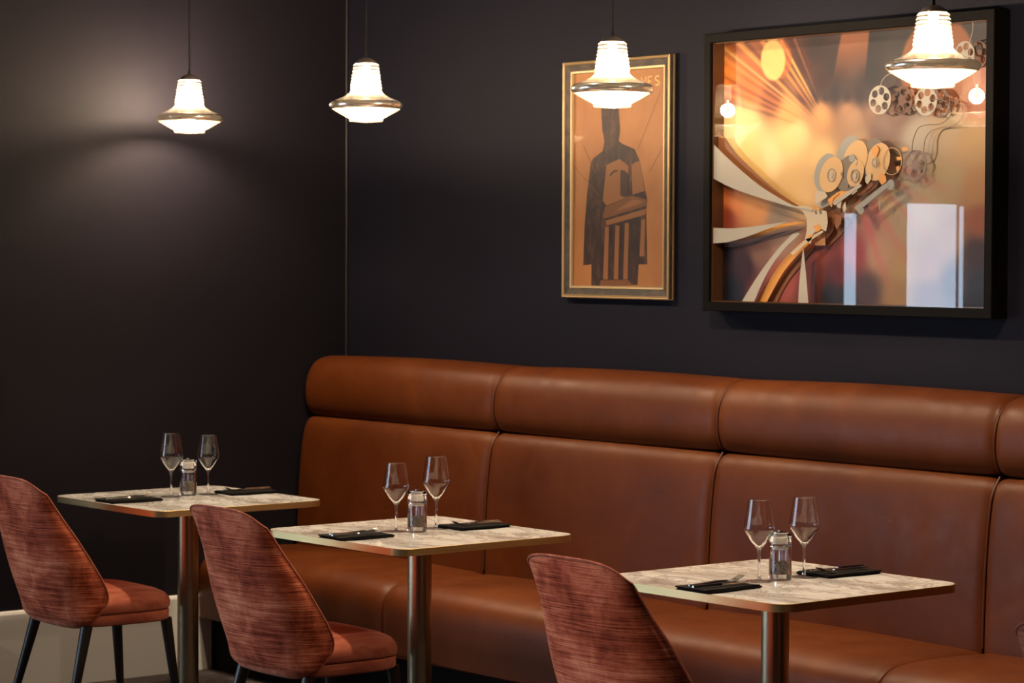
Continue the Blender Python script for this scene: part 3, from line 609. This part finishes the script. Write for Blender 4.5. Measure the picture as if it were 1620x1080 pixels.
for (xy, rz, lab, sd) in NP:
    make_napkin((xy[0], xy[1], .7502), lab, sd, rz+random.uniform(-.04, .04))
    where = lab.replace('black napkin at the ', 'on the black napkin at the ')
    sgn = 1 if rz == 0 else -1
    z = .7502+.0098
    make_knife((xy[0]+.018*sgn, xy[1]-.004*sgn, z), 'steel knife lying '+where, rz-.06)
    make_fork((xy[0]-.016*sgn, xy[1]+.006*sgn, z), 'steel fork lying '+where, rz+.03)

# ------------------------------------------------------------------ pendant lamps
def make_pendant(loc, label, top):
    t = thing('pendant_lamp', label, 'pendant lamp', loc, 0, 'glass pendant lamps on black cords')
    prof = [(.0372, .1395), (.0392, .1385)]
    n = 64
    for i in range(n+1):
        f = i/n; z = .1375-.086*f; r = .0396+.0112*f+.0036*abs(math.sin(PI*8*f))
        prof.append((r, z))
    prof += [(.0522, .048), (.056, .0415), (.064, .0345), (.076, .0275), (.092, .0205), (.108, .0145), (.114, .0122)]
    link('shade_neck', lathe(prof[:n+3], 72), 'frosted_neck', t, sharp=80)
    link('shade', lathe(prof[n+2:], 72), 'frosted', t, sharp=80)
    link('rim_band', lathe([(.114, .0122), (.1195, .0098), (.1235, .0055), (.125, .0), (.1242, -.0055), (.121, -.0105), (.1165, -.0145), (.1150, -.0140), (.120, -.0085), (.1225, 0), (.1195, .0065), (.1130, .0105), (.114, .0122)], 72), 'lamp_rim', t, sharp=80)
    low = [(.1165, -.0145), (.108, -.0200), (.098, -.0258), (.086, -.0322), (.083, -.0345), (.0725, -.0395), (.070, -.0418), (.061, -.0455), (.0575, -.0480), (.0575, -.0545), (.0555, -.0565), (.050, -.0555), (.040, -.0575), (.02, -.0595), (0, -.060)]
    link('lower_glass', lathe(low, 72), 'frosted_low', t, sharp=50)
    link('cap', lathe([(0, .1605), (.008, .1600), (.018, .1575), (.027, .1525), (.0335, .1455), (.0372, .1395), (.0340, .1385), (0, .1385)], 48), 'lamp_cap', t, sharp=60)
    link('cord_grip', lathe([(0, .159), (.0052, .159), (.0052, .168), (.0040, .176), (0, .176)], 20), 'cord', t)
    # twisted cord up to the ceiling
    bm = bmesh.new(); zt = top-loc[2]
    for ph in (0, PI):
        pts = []; z = .17; k = 0
        while z < zt: pts.append((.0014*math.cos(k*.7+ph), .0014*math.sin(k*.7+ph), z)); z += .004; k += 1
        tube(pts, .0019, 6, bm)
    link('cord', bm, 'cord', t)
    link('ceiling_rose', lathe([(0, zt-.03), (.05, zt-.03), (.055, zt-.024), (.055, zt-.0005), (0, zt-.0005)], 40), 'cord', t)
    link('bulb_glass', lathe([(0, .034), (.006, .036), (.009, .045), (.007, .056), (.005, .070), (.005, .085), (0, .085)], 24), 'bulb', t)
    link('lamp_holder', lathe([(0, .085), (.014, .085), (.014, .137), (0, .137)], 24), 'salt', t)
    bl = lamp('POINT', 'bulb', (0, 0, .045), BULB, (1, .74, .48), shadow_soft_size=.026); bl.parent = t
    return t
BULB = 29
PZ = 1.625
def lamp_at(px, y, z): pass
make_pendant((.268, -.912, PZ+.489), 'lit glass pendant lamp in front of the left wall, leftmost of the four', H)
make_pendant((1.38, -.912, PZ+.491), 'lit glass pendant lamp hanging by the room corner, second from the left', H)
make_pendant((2.617, -.896, PZ+.4905), 'lit glass pendant lamp hanging in front of the tall narrow picture', H)
make_pendant((3.895, -.900, PZ+.4915), 'lit glass pendant lamp hanging in front of the large square picture, nearest', H)
# ------------------------------------------------------------------ large picture
SQ = (2.779, 1.8895)
big = thing('framed_artwork', 'large square black box frame with an orange and cream abstract relief', 'picture', (SQ[0], 0, SQ[1]))
X0, X1, Z0, Z1 = -.626, .626, -.4635, .4635; x0, x1, z0, z1 = -.592, .598, -.4345, .4345
bm = bmesh.new()
def frame_mesh(bm, prof, o):
    """prof: list of (inset, y); o: outer rectangle"""
    rings = []
    for ins, y in prof:
        rings.append([bm.verts.new(p) for p in ((o[0]+ins, y, o[2]+ins), (o[1]-ins, y, o[2]+ins), (o[1]-ins, y, o[3]-ins), (o[0]+ins, y, o[3]-ins))])
    for a, b in zip(rings, rings[1:]+rings[:1]):
        for i in range(4): bm.faces.new((a[i], a[(i+1) % 4], b[(i+1) % 4], b[i]))
    bmesh.ops.recalc_face_normals(bm, faces=bm.faces); return bm
link('frame', frame_mesh(bm, [(0, -.001), (0, -.073), (.002, -.075), (.029, -.075), (.031, -.073), (.031, -.0625), (.031, -.001)], (X0, X1, Z0, Z1)), 'black_frame', big, smooth=False)
link('inner_side', frame_mesh(bmesh.new(), [(.0311, -.0620), (.0345, -.0620), (.0345, -.013), (.0311, -.013)], (X0, X1, Z0, Z1)), 'frame_inside', big, smooth=False)
# printed back panel: colours of the print interpolated on a fine grid
def art_colour(x, z):
    s = [0, 0, 0]; W = 0
    for (cx, cz, r, g, b) in ART_COLOURS:
        d2 = (x-cx)**2+(z-cz)**2+.00035; w_ = 1/d2**2.0; W += w_; s[0] += w_*lin(r); s[1] += w_*lin(g); s[2] += w_*lin(b)
    c = [v/W for v in s]
    dx, dz = x-FOCUS[0], z-FOCUS[1]; ang = math.degrees(math.atan2(dz, -dx)); rad = math.hypot(dx, dz)
    def mixc(c, t, k): return [a+(b-a)*k for a, b in zip(c, [lin(v) for v in t])]
    if x < .05 and dz > 0 and rad > .03 and 8 < ang < 75:
        f = min(1, max(0, rad-.08)/.2)*min(1, (ang-8)/14)*min(1, max(0, (70-ang)/12))
        k = .5+.5*math.sin(ang*1.15)*math.sin(ang*.43+1)
        n = noise.noise(Vector((ang*.35, 3.1, 0)))
        c = mixc(c, (255, 190, 110), max(0, min(.75, (k-.55)*1.6+n*.5))*f*(1 if ang < 62 else .15))
        c = mixc(c, (60, 28, 20), max(0, min(.6, (.32-k)*1.4-n*.4))*f*(1 if ang < 62 else .3))
        for a0, w0, t, q in ((31.5, .7, (255, 205, 130), .8), (36, .5, (255, 190, 110), .6), (38.5, 1.0, (90, 40, 25), .5), (44, .6, (250, 170, 90), .6), (49.5, 1.2, (255, 190, 105), .8), (52, .5, (120, 60, 30), .6), (53.6, .8, (255, 200, 120), .85), (24, .8, (250, 170, 90), .6)):
            e = math.exp(-((ang-a0)/w0)**2)*q*min(1, max(0, rad-.05)/.15)
            c = mixc(c, t, e)
    # the pale lens-shaped disc
    ux, uz = x-BLOB[0][0], z-BLOB[0][1]
    a = math.radians(-14); vx = ux*math.cos(a)-uz*math.sin(a)*.9; vz = uz*math.cos(a)+ux*math.sin(a)
    d = math.hypot(vx/BLOB[1], vz/BLOB[2]); d2 = math.hypot((vx-.03)/BLOB[1], (vz+.005)/BLOB[2])
    if d2 < 1: c = mixc(c, (215, 130, 65), .6*min(1, (1-d2)*8))
    if d < 1: c = mixc(c, (255, 212, 135), .85*min(1, (1-d)*10))
    # tall tan band at the top
    b0 = BAND_TAN
    if z > b0[3][1]-.03:
        t = (z-b0[3][1])/(b0[0][1]-b0[3][1]); xl = b0[3][0]+(b0[0][0]-b0[3][0])*t; xr = b0[2][0]+(b0[1][0]-b0[2][0])*t
        e = min(1, max(0, (x-xl)/.006))*min(1, max(0, (xr-x)/.008))*min(1, max(0, t+.25))
        c = mixc(c, (190, 130, 85), .85*e)
    dd = math.hypot(x-BIGCIRCLE[0][0], z-BIGCIRCLE[0][1])/BIGCIRCLE[1]
    if dd < 1: c = mixc(c, (195, 130, 75), .8*min(1, (1-dd)*14))
    # faint fan of pink streaks below the centre
    if z < .02 and x > -.05:
        a2 = math.degrees(math.atan2(-(z-.10), x+.08)); k = noise.noise(Vector((a2*.28, 9.4, 0)))
        r2 = math.hypot(z-.10, x+.08)
        c = mixc(c, (215, 120, 105), max(0, k*.9)*max(0, 1-abs(r2-.33)/.24))
    return [k_*1.02*min(1, v)**1.5 for k_, v in zip((.92, 1.10, 1.6), c)]
GX, GZ = 250, 184
me = bpy.data.meshes.new('art_print')
vs = []; cs = []
for j in range(GZ+1):
    for i in range(GX+1):
        x = x0+(x1-x0)*i/GX; z = z0+(z1-z0)*j/GZ; vs.append((x, -.012, z)); cs.append(art_colour(x, z))
fs = [(j*(GX+1)+i, j*(GX+1)+i+1, (j+1)*(GX+1)+i+1, (j+1)*(GX+1)+i) for j in range(GZ) for i in range(GX)]
# thin slab: give it a back
nb = len(vs); vs += [(x0, -.004, z0), (x1, -.004, z0), (x1, -.004, z1), (x0, -.004, z1)]; cs += [(0.1, 0.1, 0.1)]*4
fs += [(nb+3, nb+2, nb+1, nb)]
me.from_pydata(vs, [], fs)
at = me.color_attributes.new('print', 'FLOAT_COLOR', 'POINT')
at.data.foreach_set('color', [v for c in cs for v in (*c, 1.0)])
m = mat('art_print', (.5, .5, .5), .5); M['art_print'] = m
an = nd(m, 'ShaderNodeAttribute'); an.attribute_name = 'print'
vm = nd(m, 'ShaderNodeVectorMath', operation='SCALE'); vm.inputs['Scale'].default_value = .95
lk(m, an.outputs['Color'], vm.inputs[0]); lk(m, vm.outputs[0], bsdf(m).inputs['Base Color']); bump(m, nz(m, coords(m), 350, 3), .15, .0004)
me.materials.append(m); ap = bpy.data.objects.new('art_print', me); COL.objects.link(ap); ap.parent = big
for k_, c_ in {'a_cream': (172, 165, 152), 'a_brk': (190, 174, 150), 'a_gold': (215, 150, 70), 'a_brown': (140, 88, 52), 'a_grey': (150, 148, 140), 'a_dark': (118, 104, 90), 'a_face': (205, 165, 112), 'a_shade': (105, 66, 44), 'a_purple': (135, 108, 100), 'a_line': (160, 140, 120), 'a_smoke': (110, 88, 80), 'a_tan': (190, 132, 80)}.items():
    M[k_] = mat('print_'+k_[2:], tuple(lin(v) for v in c_), .5)
from mathutils.geometry import tessellate_polygon
def plate(name, pts, y, m, parent=big, th=.0012):
    bm = bmesh.new(); P3 = [Vector((a, b, 0)) for a, b in pts]; tris = tessellate_polygon([P3])
    A = [bm.verts.new((a, y-th, b)) for a, b in pts]; Bq = [bm.verts.new((a, y, b)) for a, b in pts]; n = len(A)
    for t in tris:
        try: bm.faces.new([A[i] for i in t]); bm.faces.new([Bq[i] for i in t[::-1]])
        except ValueError: pass
    for i in range(n): bm.faces.new((A[i], A[(i+1) % n], Bq[(i+1) % n], Bq[i]))
    bmesh.ops.recalc_face_normals(bm, faces=bm.faces)
    return link(name, bm, m, parent, smooth=False)
def curve_part(name, splines, y, m, th=.0006, parent=big):
    """flat filled shape with holes"""
    cu = bpy.data.curves.new(name, 'CURVE'); cu.dimensions = '2D'; cu.fill_mode = 'BOTH'; cu.extrude = th
    for sp in splines:
        s = cu.splines.new('POLY'); s.points.add(len(sp)-1); s.use_cyclic_u = True
        for p, (a, b) in zip(s.points, sp): p.co = (a, b, 0, 1)
    o = bpy.data.objects.new(name, cu); COL.objects.link(o)
    dg = bpy.context.evaluated_depsgraph_get(); me = bpy.data.meshes.new_from_object(o.evaluated_get(dg))
    bpy.data.objects.remove(o); me.materials.clear(); me.materials.append(M[m])
    for v in me.vertices: a, b, c = v.co; v.co = (a, y-c, b)
    o = bpy.data.objects.new(name, me); COL.objects.link(o); o.parent = parent; return o
def ellipse(cx, cz, rx, rz, n=36, tilt=0):
    return [(cx+rx*math.cos(2*PI*i/n)+tilt*math.sin(2*PI*i/n), cz+rz*math.sin(2*PI*i/n)) for i in range(n)]
F1, F2, F3 = -.058, -.036, -.0145
def smo(pts):
    return [(p.x, p.y) for p in smooth_path([(a, b, 0) for a, b in pts], 4)]
def sw(name, pts, y, m, tip):
    """smooth both long edges, keep the corners"""
    a = smo(pts[:tip+1]); b = smo(pts[tip:]); plate(name, a+b[1:], y, m)
sw('swoosh', SWOOSH_TOP, F1, 'a_cream', 6); sw('swoosh', SWOOSH_TOP_SHADE, F2, 'a_brown', 5)  # the brown copy behind paints the cream swoosh's shadow
sw('swoosh', SWOOSH_MID, F1, 'a_cream', 3); sw('swoosh', SWOOSH_MID_GOLD, F2, 'a_gold', 3); sw('swoosh', SWOOSH_MID_GREY, F3, 'a_smoke', 3)
sw('swoosh', SWOOSH_LOW, F1, 'a_cream', 3); sw('swoosh', SWOOSH_LOW_GOLD, F2, 'a_gold', 3); sw('swoosh', SWOOSH_LOW_GREY, F3, 'a_brown', 3)
sw('swoosh', SWOOSH_STRAIGHT, F1, 'a_cream', 2)
plate('bracket', BRACKET, F1+.003, 'a_brk'); plate('bracket', BRACKET_FOOT, F1+.003, 'a_brk')
for p_ in TEETH: plate('tooth', p_, F1+.0015, 'a_dark')
for p_ in GOLD_BITS: plate('block', p_, F1+.0015, 'a_gold')
for p_ in BROWN_BITS: plate('block', p_, F2+.002, 'a_brown')
for p_ in CREAM_BITS: plate('block', p_, F1+.0015, 'a_brk')
plate('block', GOLD_BLOCK, F2, 'a_tan'); plate('block', BROWN_BLOCK, F3, 'a_brown'); plate('block', PLATE, F2, 'a_cream')
for nm, p, y, m_ in (('rod', BAR_WHITE, F1, 'a_cream'), ('rod', BAR_GOLD, F1+.004, 'a_gold'), ('rod', BAR_BROWN, F2, 'a_brown'), ('rod', BAR_GREY, F1, 'a_grey'), ('rod', ROD_PURPLE, F2, 'a_brown'), ('peg', PEG, F1, 'a_grey')): plate(nm, p, y, m_)
def reel(cx, cz, rx, rz, y, m_, holes=6, rot=.3, hs=.27, rr=.62):
    sp = [ellipse(cx, cz, rx, rz)]
    for k in range(holes):
        a = 2*PI*k/holes+rot; sp.append(ellipse(cx+rx*rr*math.cos(a), cz+rz*rr*math.sin(a), rx*hs, rz*hs, 18)[::-1])
    return curve_part('reel_or_shadow', sp, y, m_)
for r_ in REELS_FRONT: reel(*r_, F1, 'a_cream')
for r_ in REELS_SHADE: reel(*r_, F2, 'a_shade')  # dark copies painted in as shadows of the front reels
for r_ in REEL_PURPLE: reel(*r_, F2, 'a_purple', 7, .1, .28, .60)
cx, cz, rx, rz = RING_FAINT[0]; curve_part('ring', [ellipse(cx, cz, rx, rz), ellipse(cx, cz, rx*.93, rz*.95)[::-1]], F1, 'a_face')
DR = [(DRUM_DARK[1], DRUM_FACE[3], 'a_dark'), (DRUM_GREY[1], DRUM_FACE[1], 'a_grey'), (DRUM_DARK[0], DRUM_FACE[2], 'a_dark'), (DRUM_GREY[0], DRUM_FACE[0], 'a_grey')]
for i, (o_, f_, m_) in enumerate(DR):
    dy = F1+.006-i*.0015
    curve_part('drum', [ellipse(*o_, tilt=o_[2]*.25)], dy, m_, .0003); curve_part('drum_face', [ellipse(*f_, tilt=f_[2]*.25)], dy-.0007, 'a_face', .0002)
for r_ in DRUM_HUB:
    curve_part('hub', [ellipse(*r_), ellipse(r_[0], r_[1], r_[2]*.75, r_[3]*.8)[::-1]], F1-.0005, 'a_grey')
    curve_part('hub', [ellipse(r_[0], r_[1], r_[2]*.4, r_[3]*.45)], F1-.0005, 'a_cream')
for r_ in KNOB_GREY: curve_part('knob', [ellipse(*r_)], F1, 'a_grey')
for wv, y, m_ in ((WIRE_A, F1, 'a_dark'), (WIRE_B, F2, 'a_line'), (WIRE_C, F3, 'a_line'), (WIRE_D, F1, 'a_cream'), (WIRE_E, F1, 'a_dark'), (WIRE_F, F1, 'a_cream')):
    pts = smooth_path([(a, y, b) for a, b in wv], 6); link('wire', tube(pts, .0014, 6), m_, big)
link('glass', boxes(((x0-.003, -.0625, z0), (x1+.003, -.0622, z1))), 'picture_glass', big, smooth=False)

# ------------------------------------------------------------------ tall picture
TP = (1.654, 1.880)
tall = thing('framed_poster', 'tall narrow gold and black frame holding an amber printed poster', 'picture', (TP[0], 0, TP[1]))
o4 = (-.2865, .2835, -.4235, .4235)
fr = link('frame', frame_mesh(bmesh.new(), [(.004, -.001), (.004, -.020), (.010, -.026), (.014, -.024), (.034, -.018), (.036, -.014), (.036, -.001)], o4), 'moulding', tall, smooth=False)
link('gilt_edge', frame_mesh(bmesh.new(), [(0, -.004), (0, -.009), (.004, -.0105), (.0045, -.004)], o4), 'gold_leaf', fr, smooth=False)
link('gilt_edge', frame_mesh(bmesh.new(), [(.0015, -.024), (.0015, -.029), (.004, -.031), (.0065, -.0295), (.0085, -.0275), (.0105, -.0295), (.0125, -.0275), (.0125, -.022)], o4), 'gold_leaf', fr, smooth=False)
link('gilt_slip', frame_mesh(bmesh.new(), [(.034, -.016), (.036, -.021), (.043, -.020), (.0455, -.014), (.0455, -.006), (.034, -.006)], o4), 'gold_leaf', fr, smooth=False)
m = mat('amber_print', (.45, .19, .05), .5); M['amber'] = m
lk(m, ramp(m, nz(m, coords(m, (3, 1, 1.5)), 2, 4), [(.3, (.37, .145, .042)), (.7, (.48, .215, .068))]), bsdf(m).inputs['Base Color'])
link('poster_print', boxes(((-.245, -.010, -.382), (.242, -.002, .382))), 'amber', tall, smooth=False)
m = mat('ink_dark', (.06, .025, .015), .5); M['ink'] = m
lk(m, ramp(m, nz(m, coords(m, (10, 1, 4)), 2.5, 7, .7, .8), [(.35, (.022, .012, .010)), (.52, (.05, .024, .017)), (.72, (.15, .062, .030))]), bsdf(m).inputs['Base Color'])
M['ink2'] = mat('ink_brown', (.30, .125, .042), .5); M['ink3'] = mat('ink_shadow', (.055, .026, .018), .5); M['ink4'] = mat('ink_line', (.20, .08, .027), .5)
def pp(name, pts, d, m_): plate(name, pts, -.0102-d, m_, tall, .0003)
tw = TOWER_DARK
pp('printed_tower', tw, 0, 'ink')
pp('printed_wall', TOWER_FACE, .0004, 'ink2'); pp('printed_wall', TOWER_SIDE, .0004, 'ink2')
for s_ in (SLIT_0, SLIT_1, SLIT_2): pp('printed_window', s_, .0008, 'ink3')
pp('printed_pediment', PEDIMENT, .0008, 'ink4'); pp('printed_pediment', PEDIMENT_INNER, .0012, 'ink2'); pp('printed_frieze', FRIEZE, .0008, 'ink2')
for c_ in (COLUMN_0, COLUMN_1, COLUMN_2, COLUMN_3): pp('printed_column', c_, .0008, 'ink2')
pp('printed_steps', STEPS, .0008, 'ink4')
# faint facet lines of the printed ground
for a, b in (((.10, .10), (.235, .33)), ((.16, .02), (.24, .12)), ((-.24, .05), (-.10, -.06)), ((-.19, .12), (-.12, .02))):
    d = Vector((b[0]-a[0], b[1]-a[1])).normalized(); nx, nz_ = -d.y*.0009, d.x*.0009
    pp('printed_line', [(a[0]-nx, a[1]-nz_), (b[0]-nx, b[1]-nz_), (b[0]+nx, b[1]+nz_), (a[0]+nx, a[1]+nz_)], .0001, 'ink4')
# lettering
M['letter'] = mat('letter_gold', (.75, .48, .16), .5)
def stroke(pts, wd=.0030):
    bm = bmesh.new(); tube([(a, -.0112, b) for a, b in pts], wd, 6, bm); 
    for v in bm.verts: v.co.y = -.0105+(v.co.y+.0112)*.12
    return link('printed_letter', bm, 'letter', tall)
lx, lz = POSTER_TEXT[0]; rx_ = POSTER_TEXT[1][0]; hgt = POSTER_TEXT[2][1]-POSTER_TEXT[1][1]; zb = .3190
zb = (POSTER_TEXT[0][1]+POSTER_TEXT[1][1])/2+.0+.002
cw = (rx_-lx)/3.5
stroke([(lx, zb), (lx, zb+hgt), (lx+cw*.85, zb), (lx+cw*.85, zb+hgt)])
ex = lx+cw*1.32; stroke([(ex+cw*.62, zb+hgt), (ex, zb+hgt), (ex, zb), (ex+cw*.62, zb)]); stroke([(ex, zb+hgt*.45), (ex+cw*.5, zb+hgt*.45)])
sx = lx+cw*2.55; S_ = [(.75, .93), (.45, 1.0), (.15, .92), (.05, .74), (.2, .58), (.5, .46), (.75, .3), (.72, .12), (.45, 0), (.1, .04)]
stroke([(p.x, p.y) for p in smooth_path([(sx+cw*a, zb+hgt*b, 0) for a, b in S_], 4)])
link('glass', boxes(((-.2415, -.0145, -.3785), (.2385, -.0142, .3785))), 'picture_glass', tall, smooth=False)
